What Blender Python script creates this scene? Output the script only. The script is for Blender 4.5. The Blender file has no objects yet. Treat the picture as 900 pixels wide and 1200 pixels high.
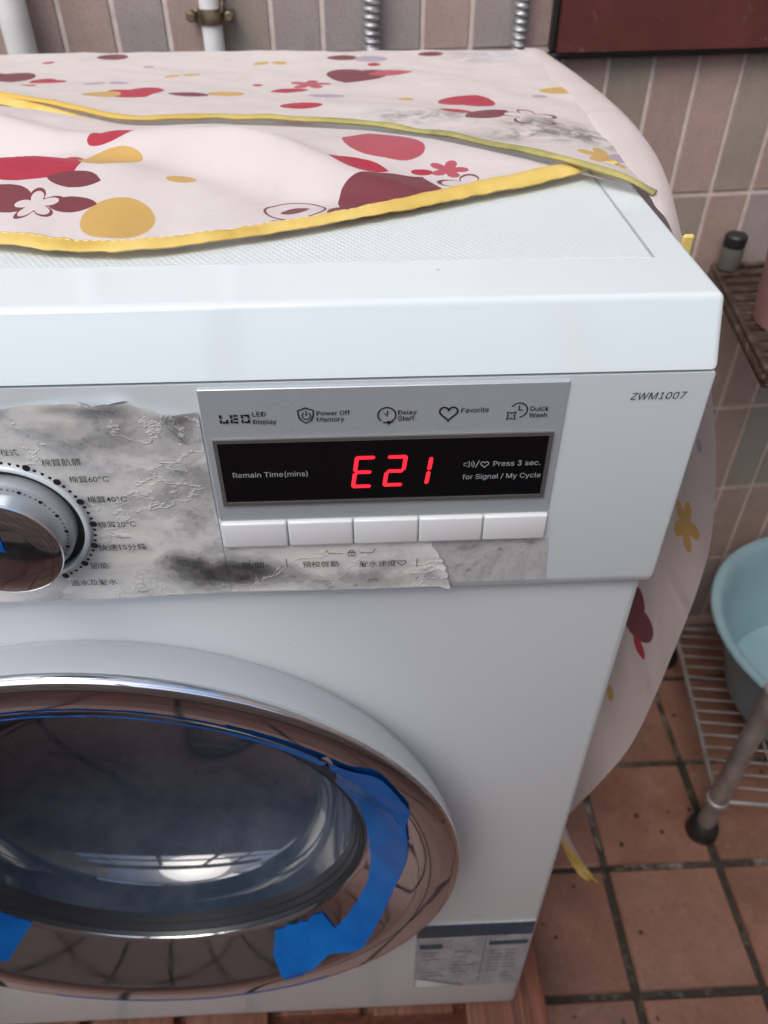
import bpy, bmesh, math, random
from math import pi, sin, cos, radians, sqrt, hypot, atan2
from mathutils import Vector, Matrix, noise

random.seed(7)
scene = bpy.context.scene
COL = scene.collection

# ------------------------------------------------------------------ camera
CAM_POS = Vector((0.1541, -0.2658, 0.9836))
PITCH, YAW, ROLL = 0.71091, -0.03951, -0.00302
fwd = Vector((-sin(YAW)*cos(PITCH), cos(YAW)*cos(PITCH), -sin(PITCH)))
rt0 = Vector((cos(YAW), sin(YAW), 0)); up0 = rt0.cross(fwd)
rt = rt0*cos(ROLL) + up0*sin(ROLL); up = up0*cos(ROLL) - rt0*sin(ROLL)
cd = bpy.data.cameras.new('camera'); cam = bpy.data.objects.new('camera', cd); COL.objects.link(cam)
m = Matrix((rt, up, -fwd)).transposed().to_4x4(); m.translation = CAM_POS
cam.matrix_world = m
cd.sensor_fit = 'VERTICAL'; cd.sensor_height = 24.0; cd.lens = 24.0*918.93/1200
cd.clip_start = 0.01; cd.clip_end = 500
cd.dof.use_dof = True; cd.dof.focus_distance = 0.33; cd.dof.aperture_fstop = 9.0
scene.camera = cam

# ------------------------------------------------------------------ light
SUN_EL, SUN_AZ = radians(54), radians(212)      # azimuth clockwise from +Y
w = bpy.data.worlds.new('World'); scene.world = w; w.use_nodes = True
wn = w.node_tree.nodes; wl = w.node_tree.links
sky = wn.new('ShaderNodeTexSky'); sky.sky_type = 'NISHITA'; sky.sun_disc = False
sky.sun_elevation = SUN_EL; sky.sun_rotation = SUN_AZ; sky.air_density = 1.0; sky.dust_density = 3.0
wl.new(sky.outputs[0], wn['Background'].inputs[0]); wn['Background'].inputs[1].default_value = 0.15
sd = bpy.data.lights.new('sun', 'SUN'); sd.energy = 1.1; sd.angle = radians(40); sd.color = (1.0, 0.98, 0.94)
so = bpy.data.objects.new('sun', sd); COL.objects.link(so)
sdir = Vector((sin(SUN_AZ)*cos(SUN_EL), cos(SUN_AZ)*cos(SUN_EL), sin(SUN_EL)))
so.location = sdir*5; so.rotation_euler = sdir.to_track_quat('Z', 'Y').to_euler()
vs = scene.view_settings; vs.view_transform = 'Standard'; vs.look = 'None'; vs.gamma = 1.0
vs.exposure = 0.6
scene.render.engine = 'CYCLES'
scene.cycles.max_bounces = 8; scene.cycles.use_denoising = True

# ------------------------------------------------------------------ helpers
def link(name, me, mat=None, parent=None):
    o = bpy.data.objects.new(name, me); COL.objects.link(o)
    if mat is not None and me is not None and not me.materials: me.materials.append(mat)
    if parent is not None:
        o.parent = parent
        if parent.type == 'EMPTY':
            o.matrix_parent_inverse = Matrix.Translation(-parent.location) if parent.rotation_euler.z == 0 else Matrix()
    return o
def empty(name, loc=(0, 0, 0), rz=0.0):
    o = bpy.data.objects.new(name, None); COL.objects.link(o); o.location = loc; o.rotation_euler = (0, 0, rz)
    o.empty_display_size = 0.05
    return o
def tag(o, label=None, cat=None, group=None, kind=None):
    if label: o['label'] = label
    if cat: o['category'] = cat
    if group: o['group'] = group
    if kind: o['kind'] = kind
    return o
def mesh(name, bm, smooth=True, angle=35):
    me = bpy.data.meshes.new(name); bm.normal_update(); bm.to_mesh(me); bm.free()
    if smooth:
        for p in me.polygons: p.use_smooth = True
        me.set_sharp_from_angle(angle=radians(angle))
    return me
def box(bm, x0, x1, y0, y1, z0, z1, bev=0.0, seg=2):
    g = bmesh.ops.create_cube(bm, size=1.0)
    for v in g['verts']:
        v.co = Vector(((x0+x1)/2 + v.co.x*(x1-x0), (y0+y1)/2 + v.co.y*(y1-y0), (z0+z1)/2 + v.co.z*(z1-z0)))
    if bev > 0:
        ed = list({e for v in g['verts'] for e in v.link_edges})
        bmesh.ops.bevel(bm, geom=ed, offset=bev, segments=seg, affect='EDGES', profile=0.5)
def boxo(name, d, mat, parent=None, bev=0.0, seg=2, smooth=True):
    bm = bmesh.new(); box(bm, *d, bev=bev, seg=seg)
    return link(name, mesh(name, bm, smooth), mat, parent)
def tube(bm, pts, r, seg=8, flat=1.0, cap=True, upv=Vector((0, 0, 1))):
    """sweep a round (or flattened) section along pts; r is a number or a list"""
    pts = [Vector(p) for p in pts]; n = len(pts); rings = []
    for i, p in enumerate(pts):
        t = (pts[min(i+1, n-1)] - pts[max(i-1, 0)]).normalized()
        a = t.cross(upv)
        if a.length < 1e-4: a = t.cross(Vector((1, 0, 0)))
        a.normalize(); b = a.cross(t).normalized()
        ri = r[i] if isinstance(r, (list, tuple)) else r
        rings.append([bm.verts.new(p + a*cos(2*pi*k/seg)*ri + b*sin(2*pi*k/seg)*ri*flat) for k in range(seg)])
    for i in range(n-1):
        for k in range(seg):
            bm.faces.new((rings[i][k], rings[i][(k+1) % seg], rings[i+1][(k+1) % seg], rings[i+1][k]))
    if cap:
        bm.faces.new(rings[0][::-1]); bm.faces.new(rings[-1])
def tubeo(name, pts, r, mat, parent=None, seg=8, flat=1.0):
    bm = bmesh.new(); tube(bm, pts, r, seg, flat); bmesh.ops.recalc_face_normals(bm, faces=bm.faces)
    return link(name, mesh(name, bm, True, 50), mat, parent)
def lathe(bm, prof, c, axis='y', seg=96, close=False):
    """prof: list of (radius, along-axis)"""
    c = Vector(c); rings = []
    for (r, h) in prof:
        ring = []
        for k in range(seg):
            a = 2*pi*k/seg
            if axis == 'y': p = Vector((r*cos(a), h, r*sin(a)))
            else: p = Vector((r*cos(a), r*sin(a), h))
            ring.append(bm.verts.new(c + p))
        rings.append(ring)
    for i in range(len(rings)-1):
        for k in range(seg):
            bm.faces.new((rings[i][k], rings[i][(k+1) % seg], rings[i+1][(k+1) % seg], rings[i+1][k]))
    if close:
        for rg in (rings[0], rings[-1]):
            if (rg[0].co - rg[seg//2].co).length > 1e-5: bm.faces.new(rg)
    bmesh.ops.remove_doubles(bm, verts=bm.verts, dist=1e-6)
    bmesh.ops.recalc_face_normals(bm, faces=bm.faces)
def latheo(name, prof, c, mat, parent=None, axis='y', seg=96, close=False, angle=35, flip=False):
    bm = bmesh.new(); lathe(bm, prof, c, axis, seg, close)
    if flip: bmesh.ops.reverse_faces(bm, faces=bm.faces)
    return link(name, mesh(name, bm, True, angle), mat, parent)
def prism_x(bm, prof, x0, x1, bev=0.0, seg=3):
    """prof (y,z) polygon swept along x"""
    a = [bm.verts.new((x0, y, z)) for y, z in prof]; b = [bm.verts.new((x1, y, z)) for y, z in prof]
    n = len(prof); fa = bm.faces.new(a); fb = bm.faces.new(b[::-1])
    for i in range(n): bm.faces.new((a[i], b[i], b[(i+1) % n], a[(i+1) % n]))
    bmesh.ops.recalc_face_normals(bm, faces=bm.faces)
    if bev: bmesh.ops.bevel(bm, geom=list(fa.edges)+list(fb.edges), offset=bev, segments=seg, affect='EDGES', profile=0.5)
def grid(nu, nv, f, uvf=None, keep=None, name='sheet'):
    """f(i/nu, j/nv) -> point"""
    bm = bmesh.new(); uvl = bm.loops.layers.uv.new('UVMap')
    V = [[bm.verts.new(f(i/nu, j/nv)) for j in range(nv+1)] for i in range(nu+1)]
    UV = {}
    if uvf:
        for i in range(nu+1):
            for j in range(nv+1): UV[V[i][j]] = uvf(i/nu, j/nv, V[i][j].co)
    for i in range(nu):
        for j in range(nv):
            if keep and not keep((i+.5)/nu, (j+.5)/nv): continue
            fc = bm.faces.new((V[i][j], V[i+1][j], V[i+1][j+1], V[i][j+1]))
            if uvf:
                for l in fc.loops: l[uvl].uv = UV[l.vert]
    loose = [v for v in bm.verts if not v.link_faces]
    bmesh.ops.delete(bm, geom=loose, context='VERTS')
    return bm
def interp(tab, x):
    """smooth interpolation in a table [(x, value or tuple)]"""
    if x <= tab[0][0]: return tab[0][1]
    for i in range(len(tab)-1):
        (a, va), (b, vb) = tab[i], tab[i+1]
        if x <= b:
            t = (x-a)/(b-a)
            p0 = tab[i-1] if i > 0 else tab[i]; p3 = tab[i+2] if i+2 < len(tab) else tab[i+1]
            def cr(v0, v1, v2, v3):
                m1 = (v2-v0)/max(b-p0[0], 1e-9)*(b-a); m2 = (v3-v1)/max(p3[0]-a, 1e-9)*(b-a)
                return (2*t**3-3*t*t+1)*v1 + (t**3-2*t*t+t)*m1 + (-2*t**3+3*t*t)*v2 + (t**3-t*t)*m2
            if isinstance(va, (tuple, list)): return tuple(cr(p0[1][k], va[k], vb[k], p3[1][k]) for k in range(len(va)))
            return cr(p0[1], va, vb, p3[1])
    return tab[-1][1]
def nz(x, y, z=0.0): return noise.noise(Vector((x, y, z)))
def sstep(a, b, x):
    t = min(1, max(0, (x-a)/(b-a))); return t*t*(3-2*t)

# ---- materials
class M:
    def __init__(s, name, col=(.8, .8, .8), rough=.5, metal=0.0, **kw):
        s.m = bpy.data.materials.new(name); s.m.use_nodes = True
        s.nt = s.m.node_tree; s.N = s.nt.nodes; s.L = s.nt.links; s.b = s.N['Principled BSDF']
        s.set(Base_Color=(*col, 1), Roughness=rough, Metallic=metal); s.set(**kw)
    def set(s, **kw):
        for k, v in kw.items(): s.b.inputs[k.replace('_', ' ')].default_value = v
    def n(s, t, **kw):
        x = s.N.new(t)
        for k, v in kw.items():
            if k.startswith('i_'):
                key = k[2:]; key = int(key) if key.isdigit() else key.replace('_', ' ')
                x.inputs[key].default_value = v
            else: setattr(x, k, v)
        return x
    def lk(s, a, b): s.L.new(a, b)
    def coord(s, which='Object'): return s.n('ShaderNodeTexCoord').outputs[which]
    def noise(s, scale, vec=None, detail=4, rough=.55, dist=0.0):
        x = s.n('ShaderNodeTexNoise'); x.inputs['Scale'].default_value = scale; x.inputs['Detail'].default_value = detail
        x.inputs['Roughness'].default_value = rough; x.inputs['Distortion'].default_value = dist
        s.lk(vec if vec is not None else s.coord(), x.inputs['Vector']); return x.outputs['Fac']
    def ramp(s, fac, stops, interp='LINEAR'):
        x = s.n('ShaderNodeValToRGB'); x.color_ramp.interpolation = interp; e = x.color_ramp.elements
        while len(e) < len(stops): e.new(.5)
        for el, (p, c) in zip(e, stops):
            el.position = p; el.color = (*c, 1) if isinstance(c, (tuple, list)) else (c, c, c, 1)
        s.lk(fac, x.inputs[0]); return x.outputs[0]
    def mix(s, fac, a, b, mode='MIX'):
        x = s.n('ShaderNodeMix', data_type='RGBA', blend_type=mode)
        for inp, val in ((x.inputs[0], fac), (x.inputs[6], a), (x.inputs[7], b)):
            if hasattr(val, 'links'): s.lk(val, inp)
            else: inp.default_value = (*val, 1) if isinstance(val, (tuple, list)) else val
        return x.outputs[2]
    def math(s, op, a, b=0.0, clamp=False):
        x = s.n('ShaderNodeMath', operation=op, use_clamp=clamp)
        for inp, val in ((x.inputs[0], a), (x.inputs[1], b)):
            if hasattr(val, 'links'): s.lk(val, inp)
            else: inp.default_value = val
        return x.outputs[0]
    def bump(s, h, strength=.3, dist=.001):
        x = s.n('ShaderNodeBump'); x.inputs['Strength'].default_value = strength; x.inputs['Distance'].default_value = dist
        s.lk(h, x.inputs['Height']); s.lk(x.outputs[0], s.b.inputs['Normal']); return x
    def col(s, c): s.lk(c, s.b.inputs['Base Color'])
    def rgh(s, c): s.lk(c, s.b.inputs['Roughness'])

def mk_white(name, col=(.71, .795, .81), rough=.10, dirt=.06):
    q = M(name, col, rough, Coat_Weight=.25, Coat_Roughness=.06)
    d = q.ramp(q.noise(4, detail=2, rough=.5), [(.3, 0.0), (.9, 1.0)])
    c = q.mix(q.math('MULTIPLY', d, dirt), col, (.50, .48, .44))
    vo_ = q.n('ShaderNodeTexVoronoi'); vo_.inputs['Scale'].default_value = 42; q.lk(q.coord(), vo_.inputs['Vector'])
    sel = q.n('ShaderNodeSeparateColor'); q.lk(vo_.outputs['Color'], sel.inputs[0])
    spk = q.math('MULTIPLY', q.math('LESS_THAN', vo_.outputs['Distance'], .028), q.math('GREATER_THAN', sel.outputs[0], .8))
    c = q.mix(q.math('MULTIPLY', spk, .55), c, (.22, .18, .14))
    mp_ = q.n('ShaderNodeMapping'); q.lk(q.coord(), mp_.inputs[0]); mp_.inputs['Scale'].default_value = (14, 14, 420); mp_.inputs['Rotation'].default_value = (0, .12, 0)
    scr = q.ramp(q.noise(1.0, mp_.outputs[0], 2, .5), [(.80, 0.0), (.84, .35)]); c = q.mix(scr, c, (.86, .88, .88)); q.col(c)
    q.bump(q.noise(160, detail=2), .015, .001)
    return q.m
WHITE = mk_white('white_enamel')
FASCIA = mk_white('white_fascia', (.70, .77, .80), .22, .08)
BODYW = mk_white('white_cabinet', (.64, .69, .72), .3, .10)
DOORW = mk_white('door_plastic', (.50, .53, .57), .2, .1)
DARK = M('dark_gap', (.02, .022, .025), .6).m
RUBBER = M('black_rubber', (.012, .013, .015), .35).m
BLACKP = M('print_black', (.008, .008, .012), .6).m
GREYP = M('print_grey', (.12, .13, .14), .5).m
PALEP = M('print_pale', (.40, .42, .43), .5).m
q = M('textured_plastic', (.68, .75, .77), .3)
sx = q.n('ShaderNodeSeparateXYZ'); q.lk(q.coord(), sx.inputs[0])
def cell(q, sx, ox):
    a = q.math('SUBTRACT', q.math('FRACT', q.math('ADD', q.math('MULTIPLY', sx.outputs[0], 1/.0030), ox)), .5)
    b = q.math('SUBTRACT', q.math('FRACT', q.math('ADD', q.math('MULTIPLY', sx.outputs[1], 1/.0042), ox)), .5)
    return q.math('ADD', q.math('POWER', a, 2.0) if False else q.math('MULTIPLY', a, a), q.math('MULTIPLY', b, b))
dmin = q.math('MINIMUM', cell(q, sx, 0.0), cell(q, sx, .5))
hh = q.math('SUBTRACT', 1.0, q.math('MULTIPLY', dmin, 9.0), True)
q.bump(hh, .35, .0006); TEXT_PL = q.m
CHROME = M('chrome', (.80, .84, .87), .045, 1.0)
CHROME.rgh(CHROME.ramp(CHROME.noise(40, detail=6), [(.35, .03), (.8, .12)])); CHROME.bump(CHROME.noise(18, detail=2), .06, .003); CHROME = CHROME.m
q = M('silver_film', (.36, .39, .42), .3, .3); q.col(q.ramp(q.noise(8), [(.3, (.42, .46, .49)), (.7, (.48, .52, .54))])); SILVER = q.m
SCREEN = M('screen_black', (.004, .004, .005), .12).m
FRAME = M('screen_frame', (.22, .21, .20), .3, .6).m
BUTTON = mk_white('button_white', (.74, .76, .76), .2, .08)
q = M('led_red', (.2, 0, 0), .4); q.set(Emission_Color=(1, .015, .03, 1), Emission_Strength=1.5); LED = q.m
q = M('door_glass', (.016, .021, .030), .06, Coat_Weight=1.0, Coat_Roughness=.02, Coat_IOR=1.7, IOR=1.5)
dn = q.ramp(q.noise(14, detail=8, rough=.7), [(.4, 0.0), (.75, 1.0)])
q.col(q.mix(dn, (.030, .044, .070), (.080, .098, .130))); q.rgh(q.ramp(dn, [(0, .05), (1, .22)])); GLASS = q.m
q = M('blue_film', (.008, .13, .42), .2)
bn = q.noise(30, detail=3, dist=.3)
q.col(q.ramp(bn, [(.3, (.003, .075, .30)), (.7, (.006, .12, .42))])); q.bump(bn, .4, .002); BLUE = q.m

# grimy clear film stuck on the fascia
q = M('grimy_film', (.6, .6, .58), .17)
co = q.coord()
mp = q.n('ShaderNodeMapping'); q.lk(co, mp.inputs[0]); mp.inputs['Rotation'].default_value = (0, .7, 0); mp.inputs['Scale'].default_value = (1, 1, 1.5)
n1 = q.noise(30, mp.outputs[0], 10, .62, .25); n2 = q.noise(90, co, 6, .7)
def blob(q, co, x, z, rx, rz):
    mpp = q.n('ShaderNodeMapping', vector_type='TEXTURE'); q.lk(co, mpp.inputs[0])
    mpp.inputs['Location'].default_value = (x, 0, z); mpp.inputs['Scale'].default_value = (rx, 1e3, rz)
    ln = q.n('ShaderNodeVectorMath', operation='LENGTH'); q.lk(mpp.outputs[0], ln.inputs[0])
    return q.math('SUBTRACT', 1.0, ln.outputs['Value'], True)
acc = None
for (x, z, rx, rz, k) in ((.094, .719, .040, .013, .50), (.074, .772, .030, .03, .15), (.05, .803, .035, .016, .16), (.082, .80, .014, .016, .14), (.035, .735, .05, .02, .05), (.16, .712, .05, .01, .2), (.07, .729, .014, .008, .3)):
    b_ = q.math('MULTIPLY', blob(q, co, x, z, rx, rz), k*1.6)
    acc = b_ if acc is None else q.math('ADD', acc, b_)
g = q.math('ADD', q.math('MULTIPLY', n1, .85), acc)
gm = q.ramp(g, [(.45, 0.0), (.50, .12), (.515, .22), (.60, .30), (.615, .42), (.74, .55), (.76, .72), (.95, 1.0)])
c = q.mix(gm, q.ramp(n1, [(.3, (.76, .75, .70)), (.5, (.66, .67, .66)), (.65, (.56, .57, .57))]), q.ramp(n2, [(.3, (.025, .025, .025)), (.75, (.17, .17, .17))]))
n3 = q.noise(420, co, 3, .6); n4 = q.noise(17, co, 6, .6, .4)
c = q.mix(q.math('MULTIPLY', q.ramp(n3, [(.60, 0.0), (.68, 1.0)]), q.math('ADD', q.math('MULTIPLY', gm, .7), .08)), c, (.05, .05, .05))
tear = q.ramp(q.math('ABSOLUTE', q.math('SUBTRACT', n4, .5)), [(.0, 1.0), (.010, 0.0)]); c = q.mix(q.math('MULTIPLY', tear, .55), c, (.80, .80, .78))
q.col(c); q.bump(q.math('ADD', q.math('ADD', n1, q.math('MULTIPLY', n2, .35)), q.math('MULTIPLY', tear, .5)), .5, .0014); FILM = q.m
q = M('film_residue', (.4, .4, .4), .45)
co = q.coord(); n1 = q.noise(40, co, 9, .7, .5); n2 = q.noise(220, co, 4)
q.col(q.mix(q.ramp(n2, [(.60, 0.0), (.70, .6)]), q.ramp(n1, [(.32, (.22, .22, .22)), (.42, (.42, .43, .43)), (.5, (.50, .51, .51)), (.56, (.40, .41, .41)), (.72, (.64, .65, .65))]), (.15, .15, .15))); q.bump(q.math('ADD', n1, n2), .4, .001); RESID = q.m

# fabric prints: motif shapes tested in the sheet's own UV metres
PINKW = (.80, .72, .72); BURG = (.22, .04, .055); RED = (.52, .02, .055); YEL = (.72, .46, .13); LIL = (.50, .42, .52); PINK = (.55, .10, .14)
def print_mat(name, motifs, base=PINKW, grime=0.0, grimeblobs=()):
    q = M(name, base, .62); uv = q.n('ShaderNodeUVMap').outputs[0]
    q.set(Sheen_Weight=.15, Subsurface_Weight=0.0)
    wob = q.n('ShaderNodeTexNoise'); wob.inputs['Scale'].default_value = 90; wob.inputs['Detail'].default_value = 2; q.lk(uv, wob.inputs['Vector'])
    ws = q.n('ShaderNodeVectorMath', operation='SUBTRACT'); q.lk(wob.outputs['Color'], ws.inputs[0]); ws.inputs[1].default_value = (.5, .5, .5)
    wm = q.n('ShaderNodeVectorMath', operation='SCALE'); q.lk(ws.outputs[0], wm.inputs[0]); wm.inputs['Scale'].default_value = .0012
    wa = q.n('ShaderNodeVectorMath', operation='ADD'); q.lk(uv, wa.inputs[0]); q.lk(wm.outputs[0], wa.inputs[1]); uvw = wa.outputs[0]
    c = q.mix(q.ramp(q.noise(7, uv, 4), [(.35, 0.0), (.7, 1.0)]), base, tuple(x*k for x, k in zip(base, (.97, .93, .93))))
    def frame(x, y, rx, ry, rot):
        mpp = q.n('ShaderNodeMapping', vector_type='TEXTURE'); q.lk(uvw, mpp.inputs[0])
        mpp.inputs['Location'].default_value = (x, y, 0); mpp.inputs['Rotation'].default_value = (0, 0, rot); mpp.inputs['Scale'].default_value = (rx, ry, 1)
        return mpp.outputs[0]
    def ell(x, y, rx, ry, rot=0.0):
        ln = q.n('ShaderNodeVectorMath', operation='LENGTH'); q.lk(frame(x, y, rx, ry, rot), ln.inputs[0]); return ln.outputs['Value']
    def inside(v, lim=1.0): return q.math('LESS_THAN', v, lim)
    for mo in motifs:
        kind, x, y, s, rot, colr = mo[:6]
        if kind == 'dot': f = inside(ell(x, y, s, s*(mo[6] if len(mo) > 6 else 1.0), rot))
        elif kind == 'ring':
            e = ell(x, y, s, s*(mo[6] if len(mo) > 6 else 1.0), rot); f = q.math('MULTIPLY', inside(e), q.math('GREATER_THAN', e, .86))
        elif kind == 'heart':
            sp = q.n('ShaderNodeSeparateXYZ'); q.lk(frame(x, y, s, s, rot), sp.inputs[0]); X, Y = sp.outputs[0], sp.outputs[1]
            xx = q.math('MULTIPLY', X, X); a = q.math('SUBTRACT', q.math('ADD', xx, q.math('MULTIPLY', Y, Y)), 1.0)
            a3 = q.math('MULTIPLY', a, q.math('MULTIPLY', a, a)); y3 = q.math('MULTIPLY', Y, q.math('MULTIPLY', Y, Y))
            f = q.math('LESS_THAN', q.math('SUBTRACT', a3, q.math('MULTIPLY', xx, y3)), 0.0)
        elif kind == 'bow':
            dx, dy = cos(rot)*s*.62, sin(rot)*s*.62
            f = q.math('MAXIMUM', inside(ell(x-dx, y-dy, s*.6, s*.38, rot+.5)), inside(ell(x+dx, y+dy, s*.6, s*.38, rot-.5)))
        elif kind == 'flower':
            f = inside(ell(x, y, s*.5, s*.5))
            for k in range(5):
                a = rot+k*2*pi/5; f = q.math('MAXIMUM', f, inside(ell(x+cos(a)*s*.62, y+sin(a)*s*.62, s*.42, s*.3, a)))
        elif kind == 'leaf':
            px_, py_ = -sin(rot)*s*.55, cos(rot)*s*.55
            f = q.math('MULTIPLY', inside(ell(x+px_, y+py_, s, s, 0)), inside(ell(x-px_, y-py_, s, s, 0)))
        c = q.mix(f, c, colr)
    if grimeblobs:
        acc = None
        for (x, y, rx, ry, k) in grimeblobs:
            b_ = q.math('MULTIPLY', q.math('SUBTRACT', 1.0, ell(x, y, rx, ry), True), k); acc = b_ if acc is None else q.math('ADD', acc, b_)
        gn = q.math('MULTIPLY', acc, q.ramp(q.noise(55, uv, 8, .7, .8), [(.42, 0.0), (.68, 1.0)])); c = q.mix(q.math('MINIMUM', gn, .85), c, (.16, .16, .15))
    if grime: c = q.mix(q.math('MULTIPLY', q.ramp(q.noise(16, uv, 7, .65), [(.4, 0.0), (.8, 1.0)]), grime), c, (.42, .36, .30))
    q.col(c); weave = q.noise(900, uv, 2); wr_ = q.noise(22, uv, 3, .5, .6); q.bump(q.math('ADD', q.math('MULTIPLY', weave, .03), wr_), .5, .006)
    tr = q.n('ShaderNodeBsdfTranslucent'); q.lk(c, tr.inputs['Color']); mx = q.n('ShaderNodeMixShader'); mx.inputs[0].default_value = .28
    q.lk(q.b.outputs[0], mx.inputs[1]); q.lk(tr.outputs[0], mx.inputs[2]); q.lk(mx.outputs[0], q.N['Material Output'].inputs['Surface'])
    return q.m
q = M('yellow_trim', (.68, .48, .10), .55); n1 = q.noise(30, detail=6)
q.col(q.ramp(n1, [(.3, (.58, .39, .08)), (.5, (.72, .52, .13)), (.7, (.80, .62, .22))])); q.bump(q.noise(250, detail=3), .3, .0006); YTRIM = q.m
q = M('olive_trim', (.42, .36, .10), .6); n1 = q.noise(40, detail=7)
oc = q.ramp(n1, [(.3, (.17, .17, .06)), (.5, (.34, .31, .10)), (.75, (.52, .43, .13))])
sx = q.n('ShaderNodeSeparateXYZ'); q.lk(q.coord(), sx.inputs[0])
q.col(q.mix(q.ramp(q.math('ADD', q.math('MULTIPLY', sx.outputs[0], 2.2), q.math('MULTIPLY', n1, .3)), [(.15, 0.0), (.5, 1.0)]), (.60, .40, .08), oc)); q.bump(q.noise(250, detail=3), .3, .0006); OTRIM = q.m

# wall tile: one tone for each tile (Object Info random picks it)
q = M('wall_tile', (.3, .22, .19), .5)
oi = q.n('ShaderNodeObjectInfo')
tone = q.ramp(oi.outputs['Random'], [(0, (.37, .27, .235)), (.30, (.33, .285, .285)), (.60, (.31, .27, .225)), (.80, (.40, .29, .255))], 'CONSTANT')
co = q.coord(); sp = q.noise(420, co, 3, .6); n2 = q.noise(35, co, 5)
c = q.mix(q.ramp(sp, [(.32, .7), (.44, 0.0)]), tone, (.14, .115, .105)); c = q.mix(q.ramp(sp, [(.6, 0.0), (.72, .3)]), c, (.46, .40, .38))
c = q.mix(q.math('MULTIPLY', q.ramp(n2, [(.4, 0.0), (.7, 1.0)]), .25), c, (.22, .17, .15)); gp = q.n('ShaderNodeNewGeometry').outputs['Position']; stn = q.noise(7, gp, 8, .7, .5); c = q.mix(q.ramp(stn, [(.52, 0.0), (.75, .5)]), c, (.15, .115, .10))
q.col(c); q.rgh(q.ramp(stn, [(.35, .28), (.7, .6)])); q.bump(q.math('ADD', sp, q.math('MULTIPLY', n2, 1.5)), .25, .0008); WTILE = q.m
q = M('wall_grout', (.42, .36, .33), .8); q.col(q.ramp(q.noise(60), [(.3, (.50, .42, .38)), (.7, (.66, .57, .53))])); q.bump(q.noise(300), .3, .001); WGROUT = q.m
q = M('floor_tile', (.32, .15, .10), .42)
oi = q.n('ShaderNodeObjectInfo'); co = q.coord()
ofs = q.n('ShaderNodeVectorMath', operation='ADD'); q.lk(co, ofs.inputs[0])
mulv = q.n('ShaderNodeVectorMath', operation='SCALE'); mulv.inputs[0].default_value = (7.3, 3.1, 5.7); q.lk(oi.outputs['Random'], mulv.inputs['Scale']); q.lk(mulv.outputs[0], ofs.inputs[1]); vv = ofs.outputs[0]
n1 = q.noise(14, vv, 7, .65); n2 = q.noise(130, vv, 5, .6); n3 = q.noise(38, vv, 3, .5)
c = q.ramp(n1, [(.25, (.17, .078, .053)), (.5, (.235, .112, .078)), (.78, (.31, .165, .12))])
c = q.mix(q.math('MULTIPLY', oi.outputs['Random'], .35), c, (.23, .13, .10)); c = q.mix(q.ramp(n2, [(.3, .55), (.45, 0.0)]), c, (.15, .065, .045))
vo = q.n('ShaderNodeTexVoronoi'); vo.inputs['Scale'].default_value = 34; q.lk(vv, vo.inputs['Vector'])
pit = q.math('MULTIPLY', q.math('LESS_THAN', vo.outputs['Distance'], .13), q.math('GREATER_THAN', n3, .52)); c = q.mix(pit, c, (.035, .016, .012))
ns = q.noise(5, vv, 8, .7, .6); c = q.mix(q.ramp(ns, [(.46, 0.0), (.70, .6)]), c, (.12, .075, .058)); c = q.mix(q.ramp(n2, [(.58, 0.0), (.74, .35)]), c, (.38, .26, .21))
q.col(c); q.rgh(q.ramp(n1, [(.3, .3), (.8, .6)])); q.bump(q.math('SUBTRACT', q.math('MULTIPLY', n2, .6), pit), .35, .0015); FTILE = q.m
q = M('floor_grout', (.06, .05, .04), .85); co = q.coord(); n1 = q.noise(60, co, 6, .7); n2 = q.noise(7, co, 3)
c = q.ramp(n1, [(.3, (.015, .013, .010)), (.6, (.045, .038, .028))]); c = q.mix(q.ramp(q.math('MULTIPLY', n1, n2), [(.27, 0.0), (.42, .8)]), c, (.30, .27, .24)); q.col(c); q.bump(n1, .8, .004); FGROUT = q.m
q = M('pallet_wood', (.3, .13, .06), .6); co = q.coord(); mp = q.n('ShaderNodeMapping'); q.lk(co, mp.inputs[0]); mp.inputs['Scale'].default_value = (130, 5, 60)
n1 = q.noise(1.0, mp.outputs[0], 5, .6, 1.2); q.col(q.ramp(n1, [(.3, (.05, .016, .010)), (.5, (.15, .050, .028)), (.75, (.24, .095, .055))])); q.bump(n1, .5, .001); WOOD = q.m
q = M('red_painted_board', (.09, .018, .018), .4); n1 = q.noise(9, detail=8, rough=.7); n2 = q.noise(45, detail=7, rough=.75)
c = q.ramp(n1, [(.3, (.085, .024, .022)), (.7, (.14, .045, .038))]); c = q.mix(q.ramp(n2, [(.60, 0.0), (.70, .6)]), c, (.34, .26, .24)); q.col(c); q.bump(n2, .2, .001); BOARD = q.m
q = M('white_pipe', (.72, .74, .75), .3); q.col(q.ramp(q.noise(12, detail=6), [(.35, (.76, .78, .78)), (.75, (.60, .60, .58))])); PIPE = q.m
q = M('flex_metal', (.36, .36, .37), .5, .7); q.col(q.ramp(q.noise(70), [(.3, (.25, .25, .26)), (.7, (.5, .5, .5))])); FLEX = q.m
q = M('aged_brass', (.22, .17, .11), .35, .85); q.col(q.ramp(q.noise(120, detail=5), [(.3, (.08, .06, .04)), (.7, (.34, .27, .18))])); BRASS = q.m
q = M('grey_metal', (.22, .20, .19), .42, .55); q.col(q.ramp(q.noise(30, detail=6), [(.3, (.22, .20, .19)), (.7, (.42, .40, .39))])); GMETAL = q.m
q = M('rusty_metal', (.12, .07, .05), .65, .4); q.col(q.ramp(q.noise(60, detail=7), [(.3, (.03, .020, .016)), (.55, (.085, .055, .042)), (.8, (.19, .15, .13))])); q.bump(q.noise(200), .5, .001); RUST = q.m
q = M('basin_plastic', (.20, .42, .50), .38); q.col(q.ramp(q.noise(10, detail=6), [(.3, (.20, .33, .38)), (.75, (.27, .40, .44))])); q.bump(q.noise(30), .1, .001); BASIN = q.m
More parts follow.
